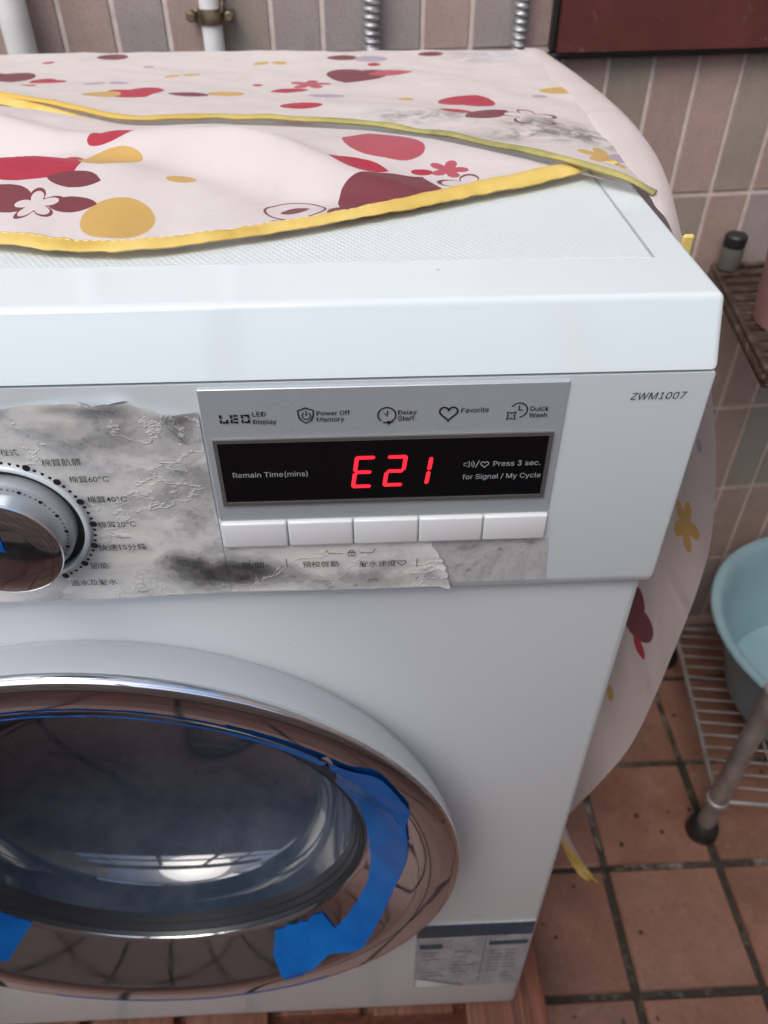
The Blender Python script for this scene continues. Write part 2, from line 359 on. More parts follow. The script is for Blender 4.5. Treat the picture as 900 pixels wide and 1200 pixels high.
PINKP = M('pink_plastic', (.58, .33, .31), .5).m
BOTTLE = M('bottle_grey_green', (.10, .10, .085), .5).m
CAPBLK = M('cap_black', (.015, .015, .016), .5).m

# ------------------------------------------------------------------ the setting: floor and tiled wall
FZ = -0.06
bm = bmesh.new(); box(bm, -3, 3, -3, 1.2, FZ-.2, FZ-.006)
floor = tag(link('floor', mesh('floor', bm, False), FGROUT), kind='structure')
PT = .1525; half = PT/2-.0042
def tile_mesh(name, hx, hy, th, bev, mat, wob=0.0, axis='z', seed=0):
    bm = bmesh.new()
    if axis == 'z': box(bm, -hx, hx, -hy, hy, -th, 0, bev, 1)
    else: box(bm, -hx, hx, 0, th, -hy, hy, bev, 1)
    rnd = random.Random(seed)
    for v in bm.verts:
        v.co.x += rnd.uniform(-wob, wob)
        if axis == 'z': v.co.y += rnd.uniform(-wob, wob)
        else: v.co.z += rnd.uniform(-wob, wob)
    me = mesh(name, bm, False); me.materials.append(mat); return me
fm = [tile_mesh('floor_tile', half, half, .02, .0022, FTILE, .0009, 'z', s) for s in range(5)]
for i in range(-6, 7):
    for j in range(-7, 4):
        o = bpy.data.objects.new('tile', random.choice(fm)); COL.objects.link(o); o.parent = floor
        o.location = (.4665+PT*(i-.5)+random.uniform(-.0012, .0012), .2045+PT*(j+.5)+random.uniform(-.0012, .0012), FZ+random.uniform(-.0012, .0008))
        o.rotation_euler = (random.uniform(-.004, .004), random.uniform(-.004, .004), random.choice((0, pi/2, pi, -pi/2))+random.uniform(-.005, .005))
WA, WB = .57, .07
bm = bmesh.new(); box(bm, -2.5, 3.0, .0018, .25, FZ-.1, 2.6)
wall = tag(link('wall', mesh('wall', bm, False), WGROUT), kind='structure')
wall.location = (0, WA, 0); wall.rotation_euler = (0, 0, math.atan(WB))
PW, PH = .0468, .1445
wm_ = [tile_mesh('wall_tile', PW/2-.0021, PH/2-.0023, .008, .0010, WTILE, .0003, 'y', s) for s in range(3)]
for k in range(-13, 17):
    for r in range(-5, 4):
        o = bpy.data.objects.new('tile', random.choice(wm_)); COL.objects.link(o); o.parent = wall
        o.location = (.2725+PW*(k+.5), random.uniform(-.0006, .0006), .683+PH*(r+.5))
def on_wall(X, off): return (X, WA+WB*X-off)

# the yard's opposite wall and windows (seen only as reflections in the chrome and the door glass)
q = M('brown_wall', (.2, .12, .09), .6); co = q.coord(); br = q.n('ShaderNodeTexBrick', offset=0.0); br.inputs['Scale'].default_value = 1.0
br.inputs['Brick Width'].default_value = .0936; br.inputs['Row Height'].default_value = .1445; br.inputs['Mortar Size'].default_value = .004
br.inputs['Color1'].default_value = (.38, .31, .27, 1); br.inputs['Color2'].default_value = (.28, .22, .19, 1); br.inputs['Mortar'].default_value = (.06, .045, .04, 1)
mp = q.n('ShaderNodeMapping'); q.lk(co, mp.inputs[0]); mp.inputs['Rotation'].default_value = (pi/2, 0, 0); q.lk(mp.outputs[0], br.inputs['Vector']); q.col(br.outputs['Color']); BWALL = q.m
FRAMEW = M('window_frame_white', (.6, .62, .62), .4).m
ow = tag(boxo('wall_opposite', (-3, 3, -1.15, -.97, FZ-.1, 1.14), BWALL, smooth=False), kind='structure')
for k, x_ in enumerate((-1.5, -.75, 0, .75, 1.5)): boxo('window_frame', (x_-.03, x_+.03, -1.09, -1.03, 1.14, 1.95), FRAMEW, ow, smooth=False)
boxo('window_frame', (-3, 3, -1.095, -1.025, 1.44, 1.48), FRAMEW, ow, smooth=False)
boxo('lintel', (-3, 3, -1.15, -.97, 1.95, 2.07), BWALL, ow, smooth=False)
tag(boxo('shade_wall_right', (1.10, 1.3, -.97, .62, FZ-.1, 2.25), BWALL, smooth=False), kind='structure')  # unseen side wall, added to shade the right-hand corner

# ------------------------------------------------------------------ things on the wall
x, y = on_wall(-.1335, .020); 
o = latheo('water_pipe', [(.0128, FZ-.004), (.0128, 1.6)], (x, y, 0), PIPE, axis='z', seg=32, close=True)
tag(o, 'thick plain white pipe running up the tiled wall', 'pipe')
x, y = on_wall(.0335, .014)
rt_ = empty('clamped_pipe', (x, y, FZ)); tag(rt_, 'thin white pipe held by a brown metal clamp on the tiled wall', 'pipe')
latheo('pipe_run', [(.0093, FZ-.004), (.0093, 1.6)], (x, y, 0), PIPE, rt_, axis='z', seg=32, close=True)
cl = latheo('clamp', [(.0094, .857), (.0112, .857), (.0117, .860), (.0117, .866), (.0112, .869), (.0094, .869)], (x, y, 0), BRASS, rt_, axis='z', seg=32)
for s in (-1, 1):
    bm = bmesh.new(); box(bm, x+s*.0105-.0045, x+s*.0105+.0045, y-.0015, y+.003, .858, .868, .001, 1); link('ear', mesh('ear', bm), BRASS, cl)
    latheo('bolt', [(0, -.0075), (.0028, -.0075), (.0042, -.006), (.0046, -.003), (.0046, .0)], (x+s*.0168, y, .863), BRASS, cl, seg=16)
    boxo('bracket', (x+s*.0168-.003, x+s*.0168+.003, y, y+.016, .860, .866), BRASS, cl, .0008, 1)
tubeo('screw', [(x+.0105, y-.004, .866), (x+.0125, y-.002, .876)], .0022, BRASS, cl, 10)
def flex(X, r, off, label):
    x, y = on_wall(X, off); bm = bmesh.new(); n = 560; seg = 20; prev = None; p_ = .0062
    for i in range(n+1):
        z = FZ-.002+i*(1.2/n); ring = []
        for k in range(seg):
            a = 2*pi*k/seg; rr = r*(1+.13*sin(2*pi*(z/p_)+a))
            ring.append(bm.verts.new((x+rr*cos(a), y+rr*sin(a), z)))
        if prev:
            for k in range(seg): bm.faces.new((prev[k], prev[(k+1) % seg], ring[(k+1) % seg], ring[k]))
        prev = ring
    return tag(link('flexible_conduit', mesh('flexible_conduit', bm), FLEX), label, 'conduit', 'grey metal conduits on the wall')
flex(.1772, .0078, .0125, 'grey spiral metal conduit standing clear of the dark red board')
flex(.3165, .0068, .0125, 'grey spiral metal conduit right beside the dark red board')
bx_, by_ = on_wall(.344, .0)
rb = empty('painted_board', (bx_, by_, .818), math.atan(WB)); tag(rb, 'chipped dark red painted wooden board with black edge high on the wall', 'board')
def lb(name, d, mat, bev=.002):
    bm = bmesh.new(); box(bm, *d, bev=bev, seg=2); o = bpy.data.objects.new(name, mesh(name, bm)); COL.objects.link(o); o.data.materials.append(mat); o.parent = rb; return o
lb('panel', (.008, .62, -.020, -.001, .009, .40), BOARD)
lb('edge', (.003, .62, -.014, -.001, .003, .0085), CAPBLK); lb('edge', (.003, .0075, -.014, -.001, .009, .40), CAPBLK)

# ------------------------------------------------------------------ pallet
pal = tag(empty('wooden_pallet', (0, .2, FZ)), 'reddish brown wooden pallet of planks under the washing machine', 'pallet')
for y0 in (.02, .2, .40): boxo('beam', (-.32, .325, y0, y0+.05, FZ, .033), WOOD, pal, .003)
for k in range(7):
    x1 = .334-k*.097; boxo('plank', (x1-.085, x1, -.035 if k == 0 else .006+.004*(k % 3), .47, .0315, .055), WOOD, pal, .003)

# ------------------------------------------------------------------ washing machine
W = .2975
wmr = tag(empty('washing_machine', (0, .22, .055)), 'white front loading washing machine with chrome door ring and red E21 display', 'washing machine')
bm = bmesh.new()
prism_x(bm, [(.006, .704), (.006, .098), (.009, .085), (.018, .077), (.03, .076), (.452, .076), (.452, .704)], -.2955, .2955, .005, 3)
cab = link('cabinet', mesh('cabinet', bm), BODYW, wmr)
bmc = bmesh.new(); lathe(bmc, [(.160, -.05), (.160, .20)], (0, 0, .472), 'y', 96, True)
cut = bpy.data.objects.new('cutter', mesh('cutter', bmc, False)); COL.objects.link(cut)
bo = cab.modifiers.new('hole', 'BOOLEAN'); bo.operation = 'DIFFERENCE'; bo.object = cut; bo.solver = 'EXACT'
dg_ = bpy.context.evaluated_depsgraph_get(); dg_.update()
me_ = bpy.data.meshes.new_from_object(cab.evaluated_get(dg_)); cab.modifiers.clear(); cab.data = me_; bpy.data.objects.remove(cut)
me_.name = 'cabinet'; me_.set_sharp_from_angle(angle=radians(35))
for x in (-.25, .25):
    for y in (.05, .40): latheo('foot', [(.018, .0545), (.02, .057), (.02, .066), (.009, .068), (.009, .082)], (x, y, 0), RUBBER, wmr, axis='z', seg=20, close=True)
bm = bmesh.new()
prism_x(bm, [(0, .8240), (.0050, .8350), (.0108, .8478), (.0116, .8492), (.0128, .8500), (.0142, .8502), (.457, .8502), (.457, .8240)], -W, W, .0032, 4)
lid = link('lid', mesh('lid', bm, True, 30), WHITE, wmr)
boxo('textured_inset', (-.2785, .2785, .0475, .44, .848, .8504), TEXT_PL, lid, smooth=False)
boxo('groove', (.2788, .2799, .047, .44, .848, .85065), PALEP, lid, smooth=False); boxo('groove', (-.2799, -.2788, .047, .44, .848, .85065), PALEP, lid, smooth=False)
boxo('gap_strip', (-.2955, .2955, .003, .44, .8215, .8245), DARK, wmr, smooth=False)
bm = bmesh.new()
prism_x(bm, [(0, .8226), (0, .7095), (.0010, .7045), (.0035, .7010), (.008, .699), (.20, .699), (.20, .8226)], -W, W, .0022, 3)
cp = link('control_panel', mesh('control_panel', bm, True, 30), FASCIA, wmr)
# detergent drawer beyond the dial (outside the photograph)
dr = boxo('detergent_drawer', (-.285, -.125, -.006, .01, .712, .812), FASCIA, wmr, .004, 3)
boxo('handle', (-.25, -.16, -.014, -.005, .722, .734), FASCIA, dr, .003, 3)

def flat(name, pts, y, mat, parent, th=.0002):
    """thin flat print: polygon (x,z) facing the front"""
    bm = bmesh.new(); vs_ = [bm.verts.new((x, y, z)) for x, z in pts]; f = bm.faces.new(vs_)
    f.normal_update()
    if f.normal.y > 0: bmesh.ops.reverse_faces(bm, faces=[f])
    return link(name, mesh(name, bm, False), mat, parent)
def strokes(name, lines, wd, y, mat, parent):
    """lines: list of polylines (x,z) drawn with a pen of width wd, one print"""
    bm = bmesh.new()
    for ln in lines:
        n = len(ln); L_ = []; R_ = []
        closed = n > 2 and hypot(ln[0][0]-ln[-1][0], ln[0][1]-ln[-1][1]) < 1e-7
        for i in range(n):
            a = ln[i-1] if i > 0 else (ln[-2] if closed else ln[i]); b = ln[i+1] if i < n-1 else (ln[1] if closed else ln[i])
            dx, dz = b[0]-a[0], b[1]-a[1]; l = hypot(dx, dz) or 1e-9; nx, nzz = -dz/l*wd/2, dx/l*wd/2
            L_.append(bm.verts.new((ln[i][0]+nx, y, ln[i][1]+nzz))); R_.append(bm.verts.new((ln[i][0]-nx, y, ln[i][1]-nzz)))
        for i in range(n-1): bm.faces.new((L_[i], R_[i], R_[i+1], L_[i+1]))
    bmesh.ops.recalc_face_normals(bm, faces=bm.faces)
    return link(name, mesh(name, bm, False), mat, parent)
def disc_pts(x, z, r, n=20, rz=None): return [(x+r*cos(2*pi*k/n), z+(rz or r)*sin(2*pi*k/n)) for k in range(n)]
def arc(x, z, r, a0, a1, n=28): return [(x+r*cos(radians(a0+(a1-a0)*k/n)), z+r*sin(radians(a0+(a1-a0)*k/n))) for k in range(n+1)]
def heart_line(x, z, s, n=36):
    P = []
    for k in range(n+1):
        t = 2*pi*k/n; P.append((x+s*16*sin(t)**3/17, z+s*(13*cos(t)-5*cos(2*t)-2*cos(3*t)-cos(4*t)+2)/17))
    P[-1] = P[0]; return P
try: INTER = bpy.data.fonts.load(bpy.utils.system_resource('DATAFILES', path='fonts') + '/Inter.woff2')
except Exception: INTER = None
def text(body, x0, z0, x1, y, mat, parent, height=None, shear=0.0, bold=0.0, rot=0.0):
    cu = bpy.data.curves.new('lettering', 'FONT'); cu.body = body
    if INTER and all(ord(ch) < 128 for ch in body): cu.font = INTER
    cu.size = 1.0; cu.shear = shear; cu.offset = bold; cu.resolution_u = 3
    tmp = bpy.data.objects.new('tmp', cu); COL.objects.link(tmp)
    deps = bpy.context.evaluated_depsgraph_get(); deps.update()
    me = bpy.data.meshes.new_from_object(tmp.evaluated_get(deps)); bpy.data.objects.remove(tmp); bpy.data.curves.remove(cu)
    xs = [v.co.x for v in me.vertices]
    if not xs: return None
    sc = (x1-x0)/(max(xs)-min(xs)); mn = min(xs); sz = sc if height is None else height
    for v in me.vertices:
        X, Z = (v.co.x-mn)*sc, v.co.y*sz
        v.co = Vector((x0+X*cos(rot)-Z*sin(rot), y, z0+X*sin(rot)+Z*cos(rot)))
    me.materials.clear(); me.name = 'lettering'
    return link('lettering', me, mat, parent)

text('ZWM1007', .2642, .8109, .2870, -.0004, BLACKP, cp, shear=.2)
# --- display panel
dp = boxo('display_panel', (.0915, .2385, -.0012, .004, .7530, .8207), SILVER, cp, .0003, 1)
boxo('display_rim', (.0905, .2392, -.0006, .003, .7365, .7532), FASCIA, cp, .0005, 1)
bm = bmesh.new()
for d in ((.0945, .2350, .7955, .7972), (.0945, .2350, .7622, .7640)): box(bm, d[0], d[1], -.0022, 0, d[2], d[3])
for d in ((.0945, .0962), (.2333, .2350)): box(bm, d[0], d[1], -.0022, 0, .7640, .7955)
link('screen_frame', mesh('screen_frame', bm, False), FRAME, cp)
boxo('screen', (.0962, .2333, -.0017, 0, .7640, .7955), SCREEN, cp, smooth=False)
ys = -.0020
text('Remain Time(mins)', .1006, .7777, .1322, ys, PALEP, cp)
text('Press 3 sec.', .2111, .7803, .2313, ys, PALEP, cp)
text('for Signal / My Cycle', .1983, .7736, .2322, ys, PALEP, cp)
strokes('icon', [[(.1986, .7809), (.1996, .7809), (.2008, .7799), (.2008, .7833), (.1996, .7823), (.1986, .7823), (.1986, .7809)], arc(.2008, .7816, .0012, -50, 50, 8), arc(.2008, .7816, .0022, -50, 50, 8)], .00032, ys, PALEP, cp)
strokes('icon', [[(.2036, .7798), (.2050, .7834)]], .0004, ys, PALEP, cp)
strokes('icon', [heart_line(.2074, .7812, .0018)], .00035, ys, PALEP, cp)
# red digits: slanted seven-segment bars
def seg7(x0, z0, w_, h_, segs):
    t = .0017; g_ = .00035; sl = .13
    R7 = {'a': (g_, w_-g_, h_-t, h_), 'g': (g_+.0006, w_-g_-.0006, h_/2-t/2, h_/2+t/2), 'd': (g_, w_-g_, 0, t),
          'f': (0, t, h_/2+g_, h_-g_), 'e': (0, t, g_, h_/2-g_), 'b': (w_-t, w_, h_/2+g_, h_-g_), 'c': (w_-t, w_, g_, h_/2-g_)}
    for s in segs:
        a, b, c_, d_ = R7[s]; k = .0006; hz = s in 'agd'
        P = [(a, c_+k), (a+k, c_), (b-k, c_), (b, c_+k), (b, d_-k), (b-k, d_), (a+k, d_), (a, d_-k)]
        flat('led_segment', [(x0+px+sl*pz, z0+pz) for px, pz in P], ys, LED, cp)
seg7(.1503, .7704, .0088, .0170, 'afged'); seg7(.1638, .7708, .0088, .0166, 'abged'); seg7(.1748, .7713, .0088, .0150, 'bc')
# printed icons and words on the silver strip
yi = -.0016
wl_ = .0009
def stencil(x, segs):
    z, h_, w_ = .8052, .0040, .0034; g_ = .00035; t = .00085
    Rr = {'l': (0, t, 0, h_*.42), 'L': (0, t, h_*.55, h_), 'b': (t+g_, w_-g_, 0, t), 'm': (t+g_, w_-g_, h_/2-t/2, h_/2+t/2), 't': (t+g_, w_-g_, h_-t, h_), 'r': (w_-t, w_, 0, h_*.42), 'R': (w_-t, w_, h_*.55, h_)}
    bm = bmesh.new()
    for s in segs:
        a, b, c_, d_ = Rr[s]; vs_ = [bm.verts.new((x+px, yi, z+pz)) for px, pz in ((a, c_), (b, c_), (b, d_), (a, d_))]; bm.faces.new(vs_)
    bmesh.ops.recalc_face_normals(bm, faces=bm.faces); link('lettering', mesh('lettering', bm, False), BLACKP, cp)
stencil(.0988, 'lLbr'); stencil(.1031, 'lLbmt'); stencil(.1074, 'lLbtrR')
for s_, a, z, b in (('LED', .1120, .8081, .1174), ('Display', .1120, .8046, .1214), ('Power Off', .1376, .8079, .151), ('Memory', .1376, .8049, .1487), ('Delay', .1703, .8074, .1778), ('Start', .1703, .8045, .1769), ('Favorite', .1958, .8076, .2069), ('Quick', .2236, .8076, .2313), ('Wash', .2236, .8045, .2310)):
    text(s_, a, z, b, yi, BLACKP, cp, bold=.007)
sh = [(.1333+(a_-.1335)*.88, .8079+(b_-.8079)*.92) for a_, b_ in [(.1300, .8108), (.1318, .8112), (.1335, .8120), (.1352, .8112), (.1370, .8108), (.1369, .8080), (.1360, .8058), (.1335, .8040), (.1310, .8058), (.1301, .8080), (.1300, .8108)]]; sh[-1] = sh[0]
strokes('icon', [sh], .0006, yi, BLACKP, cp); strokes('icon', [arc(.1335, .8079, .0017, 125, 415, 20), [(.1335, .8080), (.1335, .8102)]], .0005, yi, BLACKP, cp)
strokes('icon', [arc(.1658, .8073, .0036, -60, 230, 32), arc(.1658, .8073, .0036, 245, 285, 6), [(.1646, .8084), (.1658, .8066), (.1661, .8094)]], .00055, yi, BLACKP, cp)
flat('icon', [(.1658, .8046), (.1664, .8026), (.1684, .8042)], yi, BLACKP, cp)
strokes('icon', [heart_line(.1907, .8071, .0039)], .0007, yi, BLACKP, cp)
strokes('icon', [arc(.2192, .8081, .0034, -80, 150, 26), [(.2192, .8102), (.2192, .8081), (.2208, .8081)]], .00052, yi, BLACKP, cp)
st = []
for k in range(9):
    a = radians(90*k/2+45); r_ = .0026 if k % 2 == 0 else .0012; st.append((.2163+r_*cos(a), .8055+r_*sin(a)))
st[-1] = st[0]; strokes('icon', [st], .0006, yi, BLACKP, cp)
for a, b in ((.0918, .1209), (.1214, .1504), (.1509, .1799), (.1804, .2092), (.2097, .2384)):
    boxo('button', (a, b, -.0030, .003, .7380, .7523), BUTTON, cp, .0010, 3)

# --- grimy film
def film_top(x): return interp([(-.10, .8120), (.014, .8142), (.024, .8155), (.038, .8167), (.055, .8170), (.064, .8159), (.068, .8138), (.0765, .8108), (.0905, .8103)], x)
def film_bot(x): return interp([(-.10, .7055), (.02, .7048), (.05, .7056), (.0905, .7073)], x)
def film_y(x, z):
    b_ = -.0006-.00035*max(0, nz(x*90, z*90, 3))-.0005*max(0, nz(x*28+9, z*28))
    top = sstep(film_top(x)-.006, film_top(x), z)
    b_ -= top*.0026*max(0, nz(x*70, 4.0)+.25)+ .0035*math.exp(-((x-.053)/.012)**2)*sstep(film_top(x)-.009, film_top(x), z)
    return b_
def f1(u, v):
    x = -.10+u*.1905; a, b = film_bot(x), film_top(x)
    if v > .99: b += .0008*nz(x*260, 1.0)
    if v < .01: a += .0008*nz(x*200, 2.0)
    z = a+(b-a)*v; return Vector((x, film_y(x, z), z))
bm = grid(190, 110, f1, keep=lambda u, v: hypot(-.10+u*.1905-.0018, film_bot(-.10+u*.1905)+(film_top(-.10+u*.1905)-film_bot(-.10+u*.1905))*v-.7552) > .0318); link('peeling_film', mesh('peeling_film', bm, True, 180), FILM, cp)
def f2(u, v):
    z0 = interp([(0, .7073), (.6, .7062), (1, .7066)], u); z1 = .7366
    z = z0+(z1-z0)*v; xr = interp([(0, .1965), (.5, .1932), (1, .1858)], v)+.0012*nz(v*14, 7.0)
    x = .0907+(xr-.0907)*u; y_ = -.0007-.0004*max(0, nz(x*60, z*90, 8))-.0022*sstep(.94, 1.0, u)*(1-v)
    return Vector((x, y_, z))
bm = grid(90, 26, f2); link('peeling_film', mesh('peeling_film', bm, True, 180), FILM, cp)
def f3(u, v):
    x = .180+u*(.2412+.0022*(1-v)-.180); z = .7085+v*(.7362-.7085)+(.0006*nz(u*30, v*3) if v in (0, 1) else 0); return Vector((x, -.0004, z))
bm = grid(40, 16, f3); link('adhesive_residue', mesh('adhesive_residue', bm, True, 180), RESID, cp)
# curled torn bits on the film
def curl(x, z, l, w_, rot, h_):
    def f(u, v):
        a = (u-.5)*l; b = (v-.5)*w_*(1-abs(2*u-1)**2); return Vector((x+a*cos(rot)-b*sin(rot), -.0016-h_*v*(1-abs(2*u-1)), z+a*sin(rot)+b*cos(rot)))
    link('film_crease', mesh('film_crease', grid(14, 5, f), True, 180), FILM, cp)
curl(.052, .8135, .016, .0035, -.5, .003); curl(.058, .8158, .014, .003, .15, .003); curl(.047, .7455, .008, .002, -.1, .0015); curl(.049, .7105, .006, .003, .05, .0018); curl(.080, .800, .012, .0015, -.9, .001)
# --- words round the dial and under the buttons
yt = -.0030
for s_, a, z, b in (('棉質骯髒', .0237, .7875, .0397), ('棉質60℃', .0325, .7784, .0489), ('棉質40℃', .0373, .7672, .0541), ('棉質20℃', .0385, .7529, .0550), ('快速15分鐘', .0354, .739, .0569), ('節能', .0292, .7278, .0374), ('過水及脫水', .0174, .717, .0389), ('程式', .0087, .7933, .0159), ('開/關', .0983, .7248, .1083), ('預校啓動', .1263, .7244, .1432), ('脫水速度', .1528, .7236, .1702)):
    text(s_, a, z, b, yt, BLACKP, cp, bold=.002)
strokes('icon', [heart_line(.1728, .7252, .0021)], .0004, yt, BLACKP, cp)
strokes('printed_line', [[(.1191, .7248), (.1191, .7302)]], .0004, yt, BLACKP, cp); strokes('printed_line', [[(.1799, .7225), (.1799, .7278)]], .0004, yt, BLACKP, cp)
strokes('printed_line', [[(.1377, .7350), (.1392, .7325), (.1455, .7325)]], .0004, yt, BLACKP, cp); strokes('printed_line', [[(.1532, .7325), (.1592, .7325), (.1607, .7350)]], .0004, yt, BLACKP, cp)
strokes('icon', [[(.1478, .7308), (.1510, .7308), (.1510, .7330), (.1478, .7330), (.1478, .7308)], arc(.1494, .7331, .0011, 0, 180, 10), [(.1494, .7316), (.1494, .7323)]], .0005, yt, BLACKP, cp)

# --- dial
DX, DZ = .0018, .7552
dial = latheo('dial', [(.0328, .002), (.0328, -.0028), (.0322, -.0036), (.0312, -.0038), (.0304, -.0032), (.0302, .002)], (DX, 0, DZ), FASCIA, wmr, seg=96)
latheo('recess', [(.0303, -.0004), (.024, -.0004)], (DX, 0, DZ), DARK, dial, seg=64)  # near-black ring puts the shade inside the dial gap into the colour
latheo('scale_ring', [(.0268, .001), (.0268, -.0055), (.0262, -.0066), (.0252, -.0070), (.020, -.0072), (.0, -.0072)], (DX, 0, DZ), SILVER, dial, seg=96)
latheo('knob', [(.0150, -.0070), (.0170, -.0130), (.0235, -.0165), (.0252, -.0176), (.0255, -.0184), (.0251, -.0192), (.0240, -.0197), (.015, -.0200), (0, -.0201)], (DX, 0, DZ), CHROME, dial, seg=96)
STEP = 21.6
for k in range(-5, 14):
    a = radians(-.4+STEP*k)
    if -75 < math.degrees(a) < 270:
        flat('dot', disc_pts(DX+.0348*cos(a), DZ+.0348*sin(a), .00165), yt, BLACKP, cp)
        flat('dot', disc_pts(DX+.0243*cos(a), DZ+.0243*sin(a), .0009), -.0074, BLACKP, dial)
        for j in (1, 2, 3):
            a2 = a+radians(STEP*j/4)
            if math.degrees(a2) < 262:
                flat('dot', disc_pts(DX+.0348*cos(a2), DZ+.0348*sin(a2), .00078, 12), yt, BLACKP, cp); flat('dot', disc_pts(DX+.0243*cos(a2), DZ+.0243*sin(a2), .00038, 10), -.0074, BLACKP, dial)
def fk(u, v): return Vector((-.020+u*.0245, -.0206-.0002*nz(u*5, v*5), .7560+v*.0260))
link('blue_film', mesh('blue_film', grid(10, 10, fk, keep=lambda u, v: hypot(-.020+u*.0245-DX, .7560+v*.0260-DZ) < .0250), True, 180), BLUE, dial)

# --- door
ZC = .472
door = latheo('door', [(.1955, .0065), (.2005, .0010), (.2070, -.010), (.2112, -.022), (.2115, -.0275)], (0, 0, ZC), DOORW, wmr, seg=160)
RI, YI = .1510, -.0080
prof = [(.2114, -.027), (.2122, -.0292), (.2118, -.0320), (.2100, -.0336), (.2060, -.0342), (.1960, -.0340), (.1900, -.0333), (.1868, -.0322), (.1840, -.0308), (RI+.003, YI-.0016), (RI, YI), (RI-.0010, YI+.004)]
latheo('chrome_ring', prof, (0, 0, ZC), CHROME, door, seg=192, angle=60)
latheo('gasket', [(RI-.0002, YI+.0010), (RI-.002, YI+.0008), (RI-.003, YI+.004), (RI-.0042, YI+.0042), (RI-.005, YI+.009), (RI-.006, YI+.010), (RI-.007, YI+.016)], (0, 0, ZC), M('grey_rubber', (.022, .024, .027), .3).m, door, seg=128)
GB = RI-.0065
bowl = [(GB*cos(t), YI+.010+.088*sin(t)) for t in [pi/2*i/22 for i in range(23)]]
bowl = [(GB*(1-(i/22)**2.2) if i < 22 else 0.0, YI+.014+.078*(1-(1-i/22)**2.0)) for i in range(23)]
latheo('glass', bowl, (0, 0, ZC), GLASS, door, seg=128, angle=80, flip=False)
def cone_pt(thd, R_, off):
    t = radians(thd)
    if R_ > .1868: y_ = -.0322-(R_-.1868)*.12; n_ = Vector((0, -1))
    else:
        k = (-.0308-(YI-.0016))/(.184-(RI+.003)); y_ = -.0308+(R_-.184)*k; n_ = Vector((k, -1)).normalized() if False else Vector((0, -1))
    y_ = min(y_, -.0343) if False else y_
    return Vector((R_*cos(t), y_-off, ZC+R_*sin(t)))
OUT = [(-66, .190), (-60, .1905), (-52, .184), (-48, .182), (-40, .186), (-36, .1845), (-25, .178), (-13, .1745), (0, .177), (11, .181), (20, .187), (25, .196), (30, .198), (38, .2005), (42, .193), (50, .1905), (62, .1885)]
def film_keep(th, R_):
    j = .0004*nz(th*.3, R_*60); o_ = interp(OUT, th)+j
    if R_ > o_: return False
    if 29 < th < 46 and R_ < .1535+(th-29)*.0022: return False
    if th >= 46: return R_ > .1835+j
    if -42 < th < -3:
        lim = interp([(-42, .169), (-38, .167), (-26, .162), (-12, .157), (-3, .1535)], th)
        return R_ > lim+j
    if th < -64+j*1500: return False
    if th <= -42: return R_ > .1560+.003*nz(th*.3, 2)+(0 if th > -60 else (-60-th)*.004)
    return R_ > .1535+j*.3
TH0, TH1, R0, R1 = -68, 64, .1535, .202
def fb(u, v):
    th = TH0+(TH1-TH0)*u; R_ = R0+(R1-R0)*v
    off = .0009+.0009*max(0, nz(th*.12, R_*60))
    if R_ > .1868: off = .0026+.0005*nz(th*.2, R_*90)
    elif R_ > .180: off = .0009+.0017*(R_-.180)/.0068
    return cone_pt(th, R_, off)
link('blue_film', mesh('blue_film', grid(420, 90, fb, keep=lambda u, v: film_keep(TH0+(TH1-TH0)*u, R0+(R1-R0)*v)), True, 180), BLUE, door)
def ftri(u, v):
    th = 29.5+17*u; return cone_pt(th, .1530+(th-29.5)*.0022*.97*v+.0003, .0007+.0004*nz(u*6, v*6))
link('dark_reflection', mesh('dark_reflection', grid(24, 10, ftri), True, 180), RUBBER, door)  # black patch painted in for the dark reflection in the bare chrome
def strip(a0, a1, r0, r1, off, n=120):
    def f(u, v):
        th = a0+(a1-a0)*u; R_ = (r0 if v < .5 else r1)+.0006*nz(th*.4, v*3)
        R_ = r0+(r1-r0)*v+.0005*nz(th*.4, v*3); p = cone_pt(th, R_, off); return p
    link('blue_film', mesh('blue_film', grid(n, 4, f), True, 180), BLUE, door)
strip(60, 118, .1845, .1872, .0022); strip(-118, -55, .2035, .2068, -.0002); strip(-150, -133, .150, .178, .0012, 40)
# --- energy label low on the cabinet
stq = M('sticker_paper', (.45, .46, .49), .3); co = stq.coord(); n1 = stq.noise(60, co, 8, .7); n2 = stq.noise(420, co, 3)
stq.col(stq.mix(stq.ramp(n2, [(.40, .45), (.52, 0.0)]), stq.ramp(n1, [(.3, (.26, .26, .28)), (.6, (.44, .45, .49))]), (.14, .14, .17)))
st_blue = M('sticker_blue', (.035, .085, .15), .3); nb = st_blue.noise(160, detail=6, rough=.7); st_blue.col(st_blue.ramp(nb, [(.35, (.015, .04, .075)), (.62, (.03, .07, .11)), (.75, (.22, .26, .3))]))
sk = boxo('sticker', (.1915, .2925, .0050, .007, .1475, .2900), stq.m, wmr, smooth=False)
boxo('header_band', (.192, .292, .0046, .006, .2650, .2895), st_blue.m, sk, smooth=False)
boxo('header_band', (.256, .290, .0046, .006, .2440, .2520), st_blue.m, sk, smooth=False); boxo('header_band', (.195, .215, .0046, .006, .2400, .2500), st_blue.m, sk, smooth=False)
rs = random.Random(3)
for zz in range(9):
    z_ = .232-zz*.0078
    for x_ in (.197, .226, .258, .272):
        if rs.random() < .75: strokes('printed_line', [[(x_, z_), (x_+rs.uniform(.008, .022 if x_ < .25 else .012), z_)]], .0016, .0046, GREYP, sk)
strokes('printed_line', [[(.2525, .157), (.2525, .262)]], .0006, .0046, GREYP, sk)
def fs(u, v):
    x = .194+u*.045; return Vector((x, .0044-.002*v*u, .1500+v*(.020-.016*u)*(1 if u < .9 else 1)))
link('torn_corner', mesh('torn_corner', grid(12, 5, fs), True, 180), FASCIA, sk)

